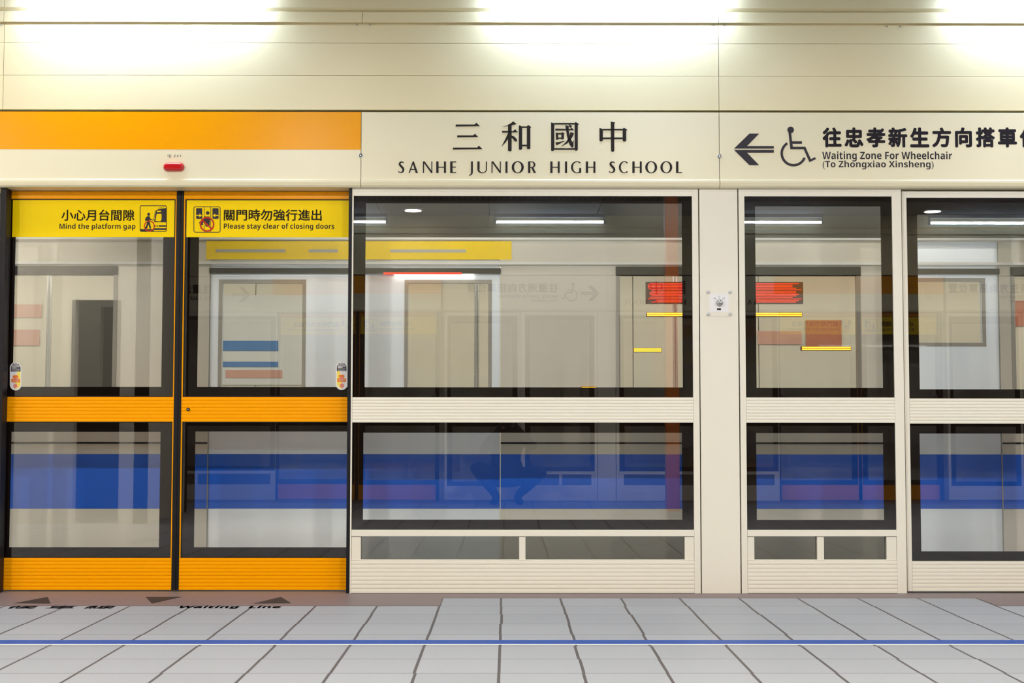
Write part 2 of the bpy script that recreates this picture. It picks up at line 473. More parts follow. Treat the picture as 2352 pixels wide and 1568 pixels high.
YD = 0.085                        # front of the sliding doors, set back behind the header


def sliding_door(left):
    xs = (-2, 16, 399, 403) if left else (415.5, 420, 806, 806)
    xo0, xo1 = (X(8, YD), X(399.5, YD)) if left else (X(416, YD), X(812, YD))
    lab = ('orange framed glass sliding door with yellow gap warning, left of the black seam' if left
           else 'orange framed glass sliding door with yellow closing warning, right of the black seam')
    t = thing('sliding_door', lab, 'sliding door', ((xo0 + xo1) / 2, YD, 0), 'orange sliding doors')
    zt, zb = Z(430.5, -0.03) - 0.003, Z(1354.5, YD)
    fr = 0.006
    MB().box(xo0, xo1, YD, YD + 0.04, Z(458, YD), zt).box(xo0 + 0.001, xo1 - 0.001, YD - 0.004, YD, Z(457, YD), Z(449, YD)).build('top_rail', 'orange', t, bevel=0.001)
    ribbed(MB(), xo0, xo1, Z(968.5, YD), Z(911.5, YD), YD, YD + 0.04, 7).build('middle_rail', 'orange', t)
    ribbed(MB(), xo0, xo1, zb, Z(1281, YD), YD, YD + 0.04, 9).build('bottom_rail', 'orange', t)
    for a, b in ((xo0, xo0 + fr + 0.001), (xo1 - fr - 0.001, xo1)):
        s = MB().box(a, b, YD + 0.001, YD + 0.04, Z(911.5, YD), Z(458, YD)).box(a, b, YD + 0.001, YD + 0.04, Z(1281, YD), Z(968.5, YD))
        s.build('stile', 'orange', t)
    gx0, gx1 = xo0 + fr, xo1 - fr; gy = YD + 0.006
    if left:
        up = (X(31, YD, 700), X(372, YD, 700), Z(888.5, YD), Z(466, YD)); lo = (X(22, YD, 1120), X(366, YD, 1120), Z(1257, YD), Z(992, YD))
    else:
        up = (X(454, YD, 700), X(800, YD, 700), Z(888.5, YD), Z(466, YD)); lo = (X(446, YD, 1120), X(800, YD, 1120), Z(1257, YD), Z(991, YD))
    g = pane(t, 'upper_glass', gx0, gx1, Z(911.5, YD), Z(458, YD), up, gy)
    pane(t, 'lower_glass', gx0, gx1, Z(1281, YD), Z(968.5, YD), lo, gy)
    # dark gasket round the panes
    k = MB()
    for z0, z1 in ((Z(911.5, YD), Z(458, YD)), (Z(1281, YD), Z(968.5, YD))):
        k.ring(gx0, gx1, z0, z1, gx0 + 0.005, gx1 - 0.005, z0 + 0.004, z1 - 0.005, gy - 0.003, gy - 0.0005)
    k.build('gasket', 'black', t)
    # yellow warning film on the glass
    yf = gy - 0.0012
    s0, s1 = (X(28, YD, 500), X(400, YD, 500)) if left else (X(428, YD, 500), X(801, YD, 500))
    film = MB().box(s0, s1, yf, gy - 0.0002, Z(545, YD), Z(460, YD)).build('warning_film', 'yellow', t)
    yt = yf - 0.0006
    if left:
        text_part('小心月台間隙', (141, 481, 309, 507), yt, 'brown_ink', film, 0.02)
        text_part('Mind the platform gap', (136.5, 513, 311, 529), yt, 'brown_ink', film)
        p = MB(); rframe_px(p, 321, 471.5, 383, 532, 4, 1.6, yt, 0.0005)
        poly_px(p, circ(341.5, 492, 3.4, 20), yt, 0.0005)
        poly_px(p, [(338, 496.5), (343, 496), (346.5, 503), (352, 504), (352, 505.5), (345, 505.5), (343.5, 503), (344, 509), (340, 510), (337, 506)], yt, 0.0005)
        poly_px(p, [(338, 496.5), (340, 500), (336, 507), (333, 507), (334, 501)], yt, 0.0005)
        poly_px(p, [(338, 509), (344, 509), (347, 524), (344, 526), (341, 515), (338, 524), (334, 527), (332, 525), (336, 518)], yt, 0.0005)
        poly_px(p, [(321.5, 526), (353, 526), (353, 531.8), (324, 531.8)], yt, 0.0005)
        for a, b in (((352, 508), (357, 482)), ((357, 482), (366, 477)), ((366, 477), (383, 473.5))): line_px(p, a, b, 0.7, yt, 0.0005)
        poly_px(p, [(354, 510), (358, 482), (366, 480), (371, 479), (383, 477.5), (383, 510.5)], yt, 0.0005)
        for a, b, c_, d_ in ((353, 517, 383, 520.5), (353, 524, 383, 528)): poly_px(p, [(a, b), (c_, b), (c_, d_), (a, d_)], yt, 0.0005)
        p.build('pictogram', 'slate_ink', film)
        q = MB(); poly_px(q, [(357, 507), (360, 491), (371, 490.5), (371, 504), (368, 508.5)], yt - 0.0008, 0.0004)
        poly_px(q, [(360, 487), (361, 484), (370, 483.5), (370, 486.5)], yt - 0.0008, 0.0004)
        poly_px(q, [(354, 481), (366, 477.5), (381.4, 474.3), (381.4, 476.2), (366, 479), (357, 484)], yt - 0.0008, 0.0004)
        for cx in (358.5, 363.5): poly_px(q, circ(cx, 518.8, 1.5, 10), yt - 0.0008, 0.0004)
        q.build('pictogram', 'yellow', film)
        r = MB(); arc_px(r, (343, 519), 12.6, 10.4, 0, 360, yt - 0.0014, t=0.0004); r.build('pictogram', 'red_ink', film)
        seal = MB().box(xo1, X(409.6, YD), YD - 0.004, YD + 0.04, zb, zt).box(X(405, YD), X(408.5, YD), YD - 0.007, YD - 0.004, zb, zt)
    else:
        text_part('關門時勿強行進出', (514, 480.5, 739, 507), yt, 'brown_ink', film, 0.02)
        text_part('Please stay clear of closing doors', (514, 512.5, 768, 529), yt, 'brown_ink', film)
        p = MB(); rframe_px(p, 444.5, 474, 506.5, 534, 5, 1.5, yt, 0.0005)
        for a in (469, 484): line_px(p, (a, 475), (a, 533), 1.1, yt, 0.0005)
        for a, b in ((450.5, 464.5), (488, 502)): poly_px(p, rrect(a, 478, b, 502.5, 2), yt, 0.0005)
        poly_px(p, circ(477, 489, 4.2, 20), yt, 0.0005)
        poly_px(p, [(470, 497), (481, 497), (483, 503), (481, 520), (472, 520), (471, 508), (466, 512), (466, 517), (460, 516), (457, 511), (460, 508), (466, 502)], yt, 0.0005)
        p.build('pictogram', 'slate_ink', film)
        q = MB()
        for sg, xx in ((1, 451), (-1, 501.5)):
            poly_px(q, [(xx, 493.6), (xx + sg * 7, 493.6), (xx + sg * 7, 490.5), (xx + sg * 13, 494.6), (xx + sg * 7, 498.7), (xx + sg * 7, 495.6), (xx, 495.6)], yt - 0.0008, 0.0004)
        q.build('pictogram', 'yellow', film)
        r = MB(); arc_px(r, (475.5, 515), 17, 13.6, 0, 360, yt - 0.0014, t=0.0004); line_px(r, (464.5, 505.5), (486.5, 526), 3.2, yt - 0.0014, 0.0004)
        r.build('pictogram', 'red_ink', film)
        seal = MB().box(X(410, YD), xo0, YD - 0.004, YD + 0.04, zb, zt).box(X(412, YD), X(414.5, YD), YD - 0.007, YD - 0.004, zb, zt)
        c = at(432, 940, YD - 0.004)
        lk = MB().lathe([(0.009, 0), (0.009, 0.005), (0.0055, 0.005), (0.005, 0.001)], (c.x, YD - 0.001, c.z), (0, -1, 0), 20).build('lock', 'black', t)
        MB().lathe([(0.004, 0), (0.004, 0.004)], (c.x, YD - 0.002, c.z), (0, -1, 0), 14).build('keyhole', 'steel', lk)
    seal.build('edge_seal', 'black', t)
    sticker(t, *((36, 864) if left else (784.7, 863)), gy - 0.0004, not left)
    return t


def door_post(px0, px1, lab):
    x0, x1 = X(px0, 0), X(px1, 0)
    t = thing('door_post', lab, 'door post', ((x0 + x1) / 2, 0.04, 0), 'black door posts')
    MB().box(x0, x1, 0.0, 0.073, 0.0, Z(432)).build('post', 'black', t, bevel=0.002)
    return t


def header(kind, lab):
    Y = -0.03
    px0, px1 = {'orange': (-9.5, 829), 'name': (829.5, 1652), 'direction': (829.5, 1652), 'wheelchair': (1652.5, 2450), 'wheelchair_rear': (1652.5, 2450)}[kind]
    x0, x1 = X(px0, Y, 340) + 0.0008, X(px1, Y, 340) - 0.0008
    t = thing('header_panel', lab, 'sign panel', ((x0 + x1) / 2, Y, Z(430)), 'header panels over the screens')
    zt, zm, zl, zb = Z(257.5, Y), Z(344, Y), Z(413, Y), Z(430.5, Y)
    lip = [(Y, zl + 0.004), (Y - 0.006, zl + 0.001), (Y - 0.0095, zl - 0.004), (Y - 0.0095, zl - 0.014), (Y - 0.007, zb + 0.010), (Y, zb + 0.002), (Y + 0.01, zb), (0.17, zb), (0.17, zt)]
    body = lip + [(Y, zt)]
    MB().prism(body, x0, x1, 'x').build('panel', 'cream_header', t, bevel=0.0008)
    yt = Y - 0.0008
    if kind == 'orange':
        MB().box(x0, x1, yt, Y, zm, zt).build('orange_band', 'orange', t)
        text_part('241', (399.5, 355, 415.5, 360.5), yt, 'grey_ink', t, 0, 1.6)
        L = MB()
        for a, b, w_ in (((384.5, 356), (393, 355.8), 1.1), ((385, 357.5), (384.6, 359), 0.9), ((388, 358), (392, 358), 0.9), ((392, 358), (388, 360.5), 0.9), ((388, 361), (393, 361), 1.0)):
            line_px(L, a, b, w_, yt, 0.0005)
        L.build('mark', 'grey_ink', t)
    if kind == 'name':
        station_name(t, yt)
    if kind == 'direction':
        text_part('往蘆洲', (1130, 293, 1275, 339), yt, 'slate_ink', t, 0.03, 1.1); text_part('To Luzhou', (1130, 349, 1300, 370), yt, 'slate_ink', t)
        L = MB(); arrow(L, 840 - 1687 + 100, yt); L.build('arrow', 'slate_ink', t)
    if kind.startswith('wheelchair'):
        if kind.endswith('rear'):
            text_part('往蘆洲方向搭車位置', (1889, 293, 1889 + 8 * 50.3 + 44, 339), yt, 'slate_ink', t, 0.03, 1.1)
            text_part('Waiting Zone For Wheelchair', (1889, 348.5, 2187, 370), yt, 'slate_ink', t); text_part('(To Luzhou)', (1889, 369, 2030, 389), yt, 'slate_ink', t)
        else:
            L = MB()
            for k, ch in enumerate('往忠孝新生方向搭車位置'):
                c0 = 1889 + 50.35 * k; dx = {5: 0, 6: 2.5}.get(k, 0)
                text_on(L, ch, (c0 + dx, 292.5, c0 + 44 - dx, 338.5), yt, 0.042)
            L.build('lettering', 'slate_ink', t)
            text_part('Waiting Zone For Wheelchair', (1888.5, 347.5, 2187, 371), yt, 'slate_ink', t)
            text_part('(To Zhongxiao Xinsheng)', (1889.5, 368.5, 2144.5, 389), yt, 'slate_ink', t)
        A = MB(); arrow(A, 0, yt); A.build('arrow', 'slate_ink', t)
        W = MB()
        s = 1 / 3.399
        q = lambda a, b: (1660 + a * s, 260 + b * s)
        poly_px(W, circ(*q(530, 130), 7.6, 24), yt)
        poly_px(W, [q(513, 150), q(533, 147), q(541, 219), q(618, 219), q(618, 238), q(544, 238), q(547, 262), q(645, 262), q(688, 358), q(720, 343), q(728, 357), q(677, 382), q(632, 281), q(528, 281)], yt)
        arc_px(W, q(553, 313), 102 * s, 83 * s, 122, 338, yt)
        W.build('wheelchair_symbol', 'slate_ink', t)
    return t


def arrow(mb, dx, yt):
    s = 1 / 3.399
    for pts in ([(88, 276), (208, 159), (284, 159), (190, 256), (399, 256), (399, 276)], [(88, 286), (399, 286), (399, 308), (190, 308), (284, 405), (208, 405)]):
        poly_px(mb, [(1660 + a * s + dx, 260 + b * s) for a, b in pts], yt)


M['grey_ink'] = pbr('grey_ink', (0.10, 0.10, 0.10), 0.5)


def station_name(t, yt):
    L = MB(); q = lambda p: [(1000 + a / 4.9, 260 + b / 4.9) for a, b in p]
    S = [
        [(228, 127), (440, 127), (462, 106), (502, 146), (228, 149)], [(246, 250), (424, 250), (445, 230), (484, 269), (246, 272)], [(198, 386), (470, 386), (491, 365), (530, 404), (198, 408)],
        [(753, 152), (800, 140), (850, 112), (875, 91), (916, 122), (880, 130), (840, 138), (795, 148)], [(750, 197), (872, 202), (896, 180), (930, 215), (752, 218)],
        [(818, 135), (858, 130), (858, 420), (848, 428), (828, 428), (818, 420)], [(822, 212), (822, 285), (790, 328), (744, 374), (778, 310), (803, 255)],
        [(856, 250), (885, 260), (912, 286), (921, 308), (912, 320), (892, 316), (875, 290), (856, 274)],
        [(940, 134), (976, 150), (976, 400), (966, 411), (948, 411), (940, 404)], [(1030, 150), (1042, 131), (1081, 155), (1069, 166), (1069, 396), (1058, 404), (1040, 404), (1030, 396)],
        [(974, 148), (1034, 148), (1034, 165), (974, 165)], [(974, 354), (1034, 354), (1034, 373), (974, 373)],
        [(1303, 102), (1338, 114), (1338, 413), (1326, 426), (1310, 426), (1303, 418)], [(1336, 109), (1572, 109), (1572, 127), (1336, 127)],
        [(1567, 114), (1579, 97), (1616, 122), (1603, 135), (1603, 410), (1592, 422), (1577, 422), (1567, 410)], [(1336, 393), (1570, 393), (1570, 411), (1336, 411)],
        [(1350, 173), (1518, 176), (1535, 163), (1562, 192), (1350, 195)],
        [(1461, 133), (1502, 146), (1498, 180), (1512, 255), (1530, 305), (1543, 325), (1557, 296), (1553, 380), (1536, 388), (1508, 350), (1480, 255), (1470, 180)],
        [(1520, 211), (1561, 226), (1540, 272), (1490, 335), (1412, 379), (1468, 325), (1508, 268)], [(1500, 126), (1525, 134), (1536, 150), (1528, 164), (1514, 160), (1505, 145)],
        [(1355, 214), (1382, 224), (1382, 292), (1372, 299), (1357, 297)], [(1418, 226), (1429, 211), (1456, 231), (1446, 240), (1446, 288), (1436, 295), (1418, 293)],
        [(1380, 222), (1420, 222), (1420, 239), (1380, 239)], [(1380, 274), (1420, 274), (1420, 289), (1380, 289)], [(1350, 327), (1385, 325), (1467, 309), (1402, 341), (1365, 363)],
        [(1974, 93), (2026, 105), (2013, 118), (2013, 423), (2003, 433), (1986, 433), (1977, 423)], [(1847, 165), (1885, 178), (1885, 306), (1873, 317), (1855, 317), (1847, 308)],
        [(2108, 180), (2120, 162), (2161, 185), (2148, 198), (2148, 308), (2138, 318), (2117, 318), (2108, 308)], [(1883, 175), (2110, 175), (2110, 193), (1883, 193)], [(1883, 273), (2110, 273), (2110, 293), (1883, 293)],
    ]
    for i0, i1 in ((0, 3), (3, 12), (12, 25), (25, len(S))):    # one part per character
        L = MB()
        for p in S[i0:i1]: poly_px(L, q(p), yt)
        L.build('character', 'ink', t)
    T, h = 0.195, 0.10

    def bx(a, b, c, d): return [(a, b), (c, b), (c, d), (a, d)]

    def el(cx, cy, rx, ry, T_, h_, a0=0, a1=360, n=36, sh=0.0):
        o = []
        for k in range(n):
            p, r = [math.radians(a0 + (a1 - a0) * v / n) for v in (k, k + 1)]
            f = lambda v, i: (cx + sh * i + (rx - T_ * i) * math.cos(v), cy + (ry - h_ * i) * math.sin(v))
            o.append([f(p, 0), f(r, 0), f(r, 1), f(p, 1)])
        return o

    def stroke(path):                                            # [(x, y, width)] -> quads
        o, e = [], []
        for i, (x, y, w_) in enumerate(path):
            a, b = path[max(i - 1, 0)], path[min(i + 1, len(path) - 1)]
            d = Vector((b[0] - a[0], b[1] - a[1])).normalized(); n_ = Vector((-d.y, d.x)) * w_ / 2
            e.append(((x + n_.x, y + n_.y), (x - n_.x, y - n_.y)))
        for i in range(len(e) - 1): o.append([e[i][0], e[i + 1][0], e[i + 1][1], e[i][1]])
        return o
    G = {
        'S': stroke([(.47, .86, .06), (.42, .93, .08), (.32, .955, .09), (.19, .93, .13), (.12, .84, .16), (.13, .72, .18), (.22, .61, .19), (.33, .50, .19), (.42, .39, .19), (.45, .26, .17), (.40, .13, .14), (.28, .05, .10), (.14, .05, .08), (.04, .10, .08), (.01, .17, .05)]),
        'A': [[(0, 0), (.10, 0), (.43, .92), (.40, 1), (.36, 1)], [(.36, 1), (.46, 1), (.82, 0), (.63, 0), (.39, .74)], bx(.18, .27, .56, .35)],
        'N': [bx(0, 0, .085, 1), bx(.72, 0, .80, 1), [(0, 1), (.15, 1), (.80, .10), (.80, 0), (.70, 0), (.06, .90)]],
        'H': [bx(0, 0, T, 1), bx(.66, 0, .83, 1), bx(T, .46, .66, .54)],
        'E': [bx(0, 0, T, 1), bx(T, .92, .50, 1), bx(T, .47, .46, .55), bx(T, 0, .50, .08)],
        'J': [bx(.17, .1, .33, 1), [(.17, .1), (.33, .1), (.32, 0), (.27, -.1), (.17, -.19), (.0, -.24), (.0, -.19), (.11, -.12), (.16, -.03)]],
        'U': [bx(0, .32, T, 1), bx(.74, .32, .83, 1)] + el(.415, .32, .415, .34, 0, 0, 0, 0, 1) + [[(.415 + .415 * math.cos(math.radians(a)), .32 + .34 * math.sin(math.radians(a))), (.415 + .415 * math.cos(math.radians(a + 9)), .32 + .34 * math.sin(math.radians(a + 9))),
               (.455 + .285 * math.cos(math.radians(a + 9)), .32 + .265 * math.sin(math.radians(a + 9))), (.455 + .285 * math.cos(math.radians(a)), .32 + .265 * math.sin(math.radians(a)))] for a in range(180, 360, 9)],
        'I': [bx(0, 0, T, 1)],
        'O': el(.5, .5, .5, .52, T, .07),
        'R': [bx(0, 0, T, 1), bx(T, .93, .34, 1), bx(T, .45, .34, .52)] + el(.33, .725, .31, .275, .16, .07, -90, 90, 18) + [[(.26, .50), (.44, .50), (.70, 0), (.50, 0)]],
        'G': el(.48, .5, .48, .52, .16, .07, 48, 318, 32) + [bx(.66, .06, .82, .44), [(.66, .0 + .06), (.82, .06), (.80, .02), (.62, -.01)]],
        'C': el(.48, .5, .48, .52, .17, .07, 48, 312, 32),
        'L': [bx(0, 0, T, 1), bx(T, 0, .50, .08)],
    }
    pos = [('S', 914.5, 928.8), ('A', 938.5, 960), ('N', 971.5, 993), ('H', 1002, 1024.3), ('E', 1034, 1047.8), ('J', 1077.5, 1086), ('U', 1096.5, 1118.5), ('N', 1129, 1150.3), ('I', 1161, 1165.7), ('O', 1175.3, 1203), ('R', 1213, 1231.3),
           ('H', 1264, 1285.5), ('I', 1297.8, 1302.5), ('G', 1311.5, 1335.3), ('H', 1345.5, 1367.5), ('S', 1398.5, 1413.5), ('C', 1421.5, 1442.5), ('H', 1452.5, 1474), ('O', 1482, 1509.3), ('O', 1516.8, 1544), ('L', 1552.7, 1566.5)]
    for i0, i1 in ((0, 5), (5, 11), (11, 15), (15, 21)):         # one part per word
        L = MB()
        for ch, a, b in pos[i0:i1]:
            pl = G[ch]; mx = max(p[0] for f in pl for p in f); mn = min(p[0] for f in pl for p in f)
            for f in pl:
                if len(set((round(a_, 5), round(b_, 5)) for a_, b_ in f)) < 3: continue
                poly_px(L, [(a + (u - mn) / (mx - mn) * (b - a), 397.3 - v * 26.6) for u, v in f], yt)
        L.build('lettering', 'ink', t)


def low_windows(t, x0, x1, wins, px, zt=1233, zb=1286.5):       # cream surround and the small panes near the floor
    Y = 0.0
    s = MB(); xs = [x0] + [v for w_ in wins for v in w_] + [x1]
    z0, z1 = Z(zb), Z(zt)
    for a, b in zip(xs[0::2], xs[1::2]): s.box(a, b, Y + 0.004, Y + 0.05, z0, z1)
    for a, b in wins: s.box(a, b, Y + 0.001, Y + 0.045, z0 - 0.002, z0 + 0.004)
    s.build('low_window_frame', 'cream', t, bevel=0.0008)
    for a, b in wins: MB().box(a, b, Y + 0.022, Y + 0.030, z0, z1).build('low_window', 'tinted_glass', t)


def screen(kind):
    Y = 0.0
    if kind == 'big':
        x0, x1, g0, g1 = X(805.6), X(1607), X(809), X(1592.5)
        up, lo = (X(838, 0, 700), X(1568, 0, 700), Z(889), Z(466)), (X(833.5, 0, 1100), X(1567.5, 0, 1100), Z(1193.5), Z(993.5))
        lab = 'wide cream framed glass screen beside the orange doors, under the station name'
    elif kind == 'small':
        x0, x1, g0, g1 = X(1700.5), X(2077), X(1714), X(2055.5)
        up, lo = (X(1737, 0, 700), X(2027, 0, 700), Z(890), Z(472)), (X(1738.5, 0, 1100), X(2031, 0, 1100), Z(1194), Z(994))
        lab = 'narrow cream framed glass screen right of the blank pillar panel'
    t = thing('glass_screen', lab, 'glass screen', ((x0 + x1) / 2, 0.0, 0), 'cream glass screens')
    zt = Z(432.5)
    s1 = MB().box(x0, g0, Y, Y + 0.06, 0, zt); s1.build('stile', 'cream', t, bevel=0.0012)
    MB().box(g1, x1, Y, Y + 0.06, 0, zt).build('stile', 'cream', t, bevel=0.0012)
    MB().box(g0, g1, Y, Y + 0.05, Z(450), zt).box(g0, g1, Y - 0.0015, Y, Z(440), Z(436)).build('top_rail', 'cream', t, bevel=0.001)
    ribbed(MB(), g0 + 0.0007, g1 - 0.0007, Z(970), Z(912), Y, Y + 0.05, 8).build('middle_rail', 'cream', t)
    MB().box(g0 + 0.0007, g1 - 0.0007, Y - 0.003, Y + 0.05, Z(1231), Z(1216.5)).build('lower_rail', 'cream', t, bevel=0.0012)
    ribbed(MB(), g0 + 0.0007, g1 - 0.0007, 0.004, Z(1286.5), Y, Y + 0.05, 8).build('kick_plate', 'cream', t)
    gy = 0.008
    pane(t, 'upper_glass', g0, g1, Z(912), Z(450), up, gy)
    pane(t, 'lower_glass', g0, g1, Z(1216.5), Z(970), lo, gy)
    if kind == 'big': low_windows(t, g0 + 0.001, g1 - 0.001, ((X(828.5, 0, 1260), X(1192.5, 0, 1260)), (X(1207, 0, 1260), X(1573, 0, 1260))), 0, 1232)
    else: low_windows(t, g0 + 0.001, g1 - 0.001, ((X(1733, 0, 1260), X(1877.5, 0, 1260)), (X(1893, 0, 1260), X(2037, 0, 1260))), 0, 1232)
    return t


def emergency_door():
    Y = 0.02
    x0, x1, g0, g1 = X(2079, Y), X(2447, Y), X(2089.5, Y), X(2435, Y)
    t = thing('emergency_door', 'cream framed glass door cut by the right edge, black gap along its foot', 'emergency door', ((x0 + x1) / 2, Y, 0.02))
    zt, zb = Z(438, Y), Z(1357, Y)
    for a, b in ((x0, g0), (g1, x1)):
        MB().box(a, b, Y, Y + 0.05, zb, zt).box(a + 0.006, a + 0.008, Y - 0.002, Y, zb, zt).build('stile', 'cream', t, bevel=0.001)
    MB().box(g0, g1, Y, Y + 0.05, Z(453, Y), zt).build('top_rail', 'cream', t, bevel=0.001)
    ribbed(MB(), g0 + 0.0007, g1 - 0.0007, Z(972, Y), Z(914, Y), Y, Y + 0.05, 8).build('middle_rail', 'cream', t)
    ribbed(MB(), g0 + 0.0007, g1 - 0.0007, zb, Z(1288, Y), Y, Y + 0.05, 8).build('kick_plate', 'cream', t)
    gy = Y + 0.008
    pane(t, 'upper_glass', g0, g1, Z(914, Y), Z(453, Y), (X(2111, Y, 700), X(2413, Y, 700), Z(893, Y), Z(491, Y)), gy)
    pane(t, 'lower_glass', g0, g1, Z(1288, Y), Z(972, Y), (X(2115, Y, 1100), X(2413, Y, 1100), Z(1266, Y), Z(995, Y)), gy)
    return t


def pillar_cover():
    x0, x1 = X(1609.5), X(1698)
    t = thing('pillar_panel', 'blank cream pillar panel between the two glass screens, switch plate at mid height', 'pillar panel', ((x0 + x1) / 2, 0, 0))
    t['kind'] = 'thing'
    MB().box(x0, x1, 0.001, 0.05, 0.0, Z(432.5)).build('panel', 'cream', t, bevel=0.002)
    MB().box(x0 - 0.004, x1 + 0.004, 0.03, 0.06, 0.0, Z(432.5)).build('shadow_gap', 'black', t)
    return t


def key_switch():
    c = at(1652, 696, 0); Y = 0.001
    t = thing('key_switch', 'small square key switch plate with four bolts on the blank pillar panel', 'key switch', (c.x, 0.0, c.z))
    b = MB(); poly_px(b, rrect(1621.5, 664, 1682.5, 726, 3), Y, 0.0025); b.build('mounting_plate', 'cream', t, bevel=0.0006)
    p = MB(); poly_px(p, rrect(1630, 675, 1673.5, 716, 2), Y - 0.0025, 0.001); pl = p.build('face_plate', 'white_film', t)
    for px, py in ((1626.5, 670.5), (1677, 670.5), (1627, 721), (1677.2, 721)):
        q = at(px, py, 0)
        MB().lathe([(0.0098, 0), (0.0098, 0.003), (0.007, 0.0055), (0.002, 0.0065)], (q.x, -0.0012, q.z), (0, -1, 0), 20).build('bolt', 'grey_plastic', t)
    q = at(1652.5, 695.5, 0)
    cy = MB().lathe([(0.0175, 0), (0.0175, 0.003), (0.0145, 0.004), (0.0145, 0.014), (0.0115, 0.015), (0.011, 0.020), (0.002, 0.020)], (q.x, -0.0025, q.z), (0, -1, 0), 28).build('lock_cylinder', 'steel', t)
    k = MB(); a = at(1650.5, 692.5, -0.023); b_ = at(1654.5, 697.5, -0.023)
    k.prism([(a.x - .001, a.z - .001), (a.x + .001, a.z + .001), (b_.x + .001, b_.z + .001), (b_.x - .001, b_.z - .001)], -0.0232, -0.0224); k.build('keyhole', 'black', cy)
    m_ = MB(); y2 = Y - 0.0036
    for a, b_ in (((1643.6, 686.5), (1645.2, 688.5)), ((1651.8, 683.5), (1651.8, 685.5)), ((1660, 686.5), (1658.3, 688.5))): line_px(m_, a, b_, 0.7, y2, 0.0004)
    for w_, r in (('自動', (1639, 683, 1644, 686)), ('停止', (1649.5, 679, 1654.2, 682)), ('手動', (1660, 683, 1665, 686))): text_part(w_, r, y2, 'grey_ink', t)
    m_.build('mark', 'grey_ink', t)
    a_ = MB(); poly_px(a_, [(1646.8, 708), (1652.8, 708), (1652.8, 706.4), (1657.2, 709.8), (1652.8, 713.2), (1652.8, 711.6), (1646.8, 711.6)], y2, 0.0005); a_.build('arrow', 'ink', t)
    return t


def warning_lamp():
    Y = -0.03; a, b = at(386, 384, Y), at(414, 384, Y); r = 0.0225
    t = thing('warning_lamp', 'red capsule shaped warning lamp on the cream strip above the orange doors', 'lamp', ((a.x + b.x) / 2, Y, a.z))

    def cap(s, y, rr, n=14): return [(b.x + (rr) * math.cos(math.radians(v)), y, b.z + rr * math.sin(math.radians(v))) for v in [(-90 + 180 * k / n) for k in range(n + 1)]] + \
        [(a.x + rr * math.cos(math.radians(v)), y, a.z + rr * math.sin(math.radians(v))) for v in [(90 + 180 * k / n) for k in range(n + 1)]]
    for nm, prof, mt in (('base', [(Y, .0228), (Y - .008, .0228)], 'red_lens'), ('lens', [(Y - .008, .0215), (Y - .018, .0205), (Y - .024, .0165), (Y - .027, .010)], 'red_lens')):
        s = MB(); rings = [cap(s, y, rr) for y, rr in prof]; n = len(rings[0])
        s.add([p for r_ in rings for p in r_], [(i * n + k, i * n + (k + 1) % n, (i + 1) * n + (k + 1) % n, (i + 1) * n + k) for i in range(len(rings) - 1) for k in range(n)], True)
        s.add(rings[-1], [tuple(range(n))], True); s.build(nm, mt, t)
    for px in (383.5, 414):
        q = at(px, 383, Y); MB().lathe([(0.003, 0), (0.003, 0.002)], (q.x, Y - 0.024, q.z), (0, -1, 0), 10).build('screw', 'steel', t)
    return t


def panel_lock(px, py, lab):
    c = at(px, py, -0.03)
    t = thing('panel_lock', lab, 'lock', (c.x, -0.03, c.z), 'round locks on the header seams')
    MB().lathe([(0.0125, -0.004), (0.0125, 0.002), (0.0105, 0.004), (0.0085, 0.004), (0.008, 0.0015)], c, (0, -1, 0), 24).build('ring', 'steel', t)
    b = MB().lathe([(0.0078, 0), (0.0078, 0.0028)], c, (0, -1, 0), 20).build('backing', 'black', t)
    MB().lathe([(0.005, 0), (0.005, 0.005), (0.003, 0.0055)], c, (0, -1, 0), 16).build('barrel', 'steel', t)
    return t


def tube_lamp(xc, lab):
    Y, zc = -0.125, 3.112; h = 0.60
    t = thing('fluorescent_lamp', lab, 'fluorescent lamp', (xc, Y, CEIL), 'fluorescent tubes along the ceiling edge')
    MB().tube((xc - h, Y, zc), (xc + h, Y, zc), 0.013, 16).build('tube', 'tube', t)
    for s in (-1, 1):
        e = MB().tube((xc + s * h, Y, zc), (xc + s * (h + 0.018), Y, zc), 0.0135, 16)
        e.box(xc + s * (h + 0.004), xc + s * (h + 0.022), Y - 0.012, Y + 0.012, zc - 0.018, CEIL); e.build('lamp_holder', 'grey_plastic', t)
    MB().box(xc - h - 0.02, xc + h + 0.02, Y - 0.03, Y + 0.03, CEIL - 0.035, CEIL).build('batten', 'grey_plastic', t)
    return t


# ------------------------------------------------------------------ front edge
front = {}
front['door_l'] = sliding_door(True); front['door_r'] = sliding_door(False)
front['post_r'] = door_post(797.5, 805.3, 'slim black post between the orange door and the wide cream screen')
front['post_l'] = door_post(-9, 5, 'black door post at the left edge of the picture')
front['head_o'] = header('orange', 'cream header panel with a broad orange band and a red lamp, above the orange doors')
front['head_n'] = header('name', 'cream header panel with the black station name in large Chinese characters and spaced capitals')
front['head_w'] = header('wheelchair', 'cream header panel with left arrow, wheelchair symbol and grey wheelchair waiting zone lettering')
front['big'] = screen('big'); front['pillar'] = pillar_cover(); front['switch'] = key_switch()
front['small'] = screen('small'); front['exit'] = emergency_door()
front['lamp'] = warning_lamp()
front['lock_a'] = panel_lock(828.5, 357, 'round steel lock on the seam between the orange header and the station name')
front['lock_b'] = panel_lock(1652.5, 359, 'round steel lock on the seam between the station name and the wheelchair sign')
TX = [X(px, -0.125, 5) for px in (325, 1400, 2468)]
TP = (TX[2] - TX[0]) / 2
tubes = [tube_lamp(TX[0], 'glowing fluorescent tube above the orange header at top left'), tube_lamp(TX[1], 'glowing fluorescent tube above the station name at top centre'),
         tube_lamp(TX[2], 'glowing fluorescent tube cut by the top right corner')]
kids = {}


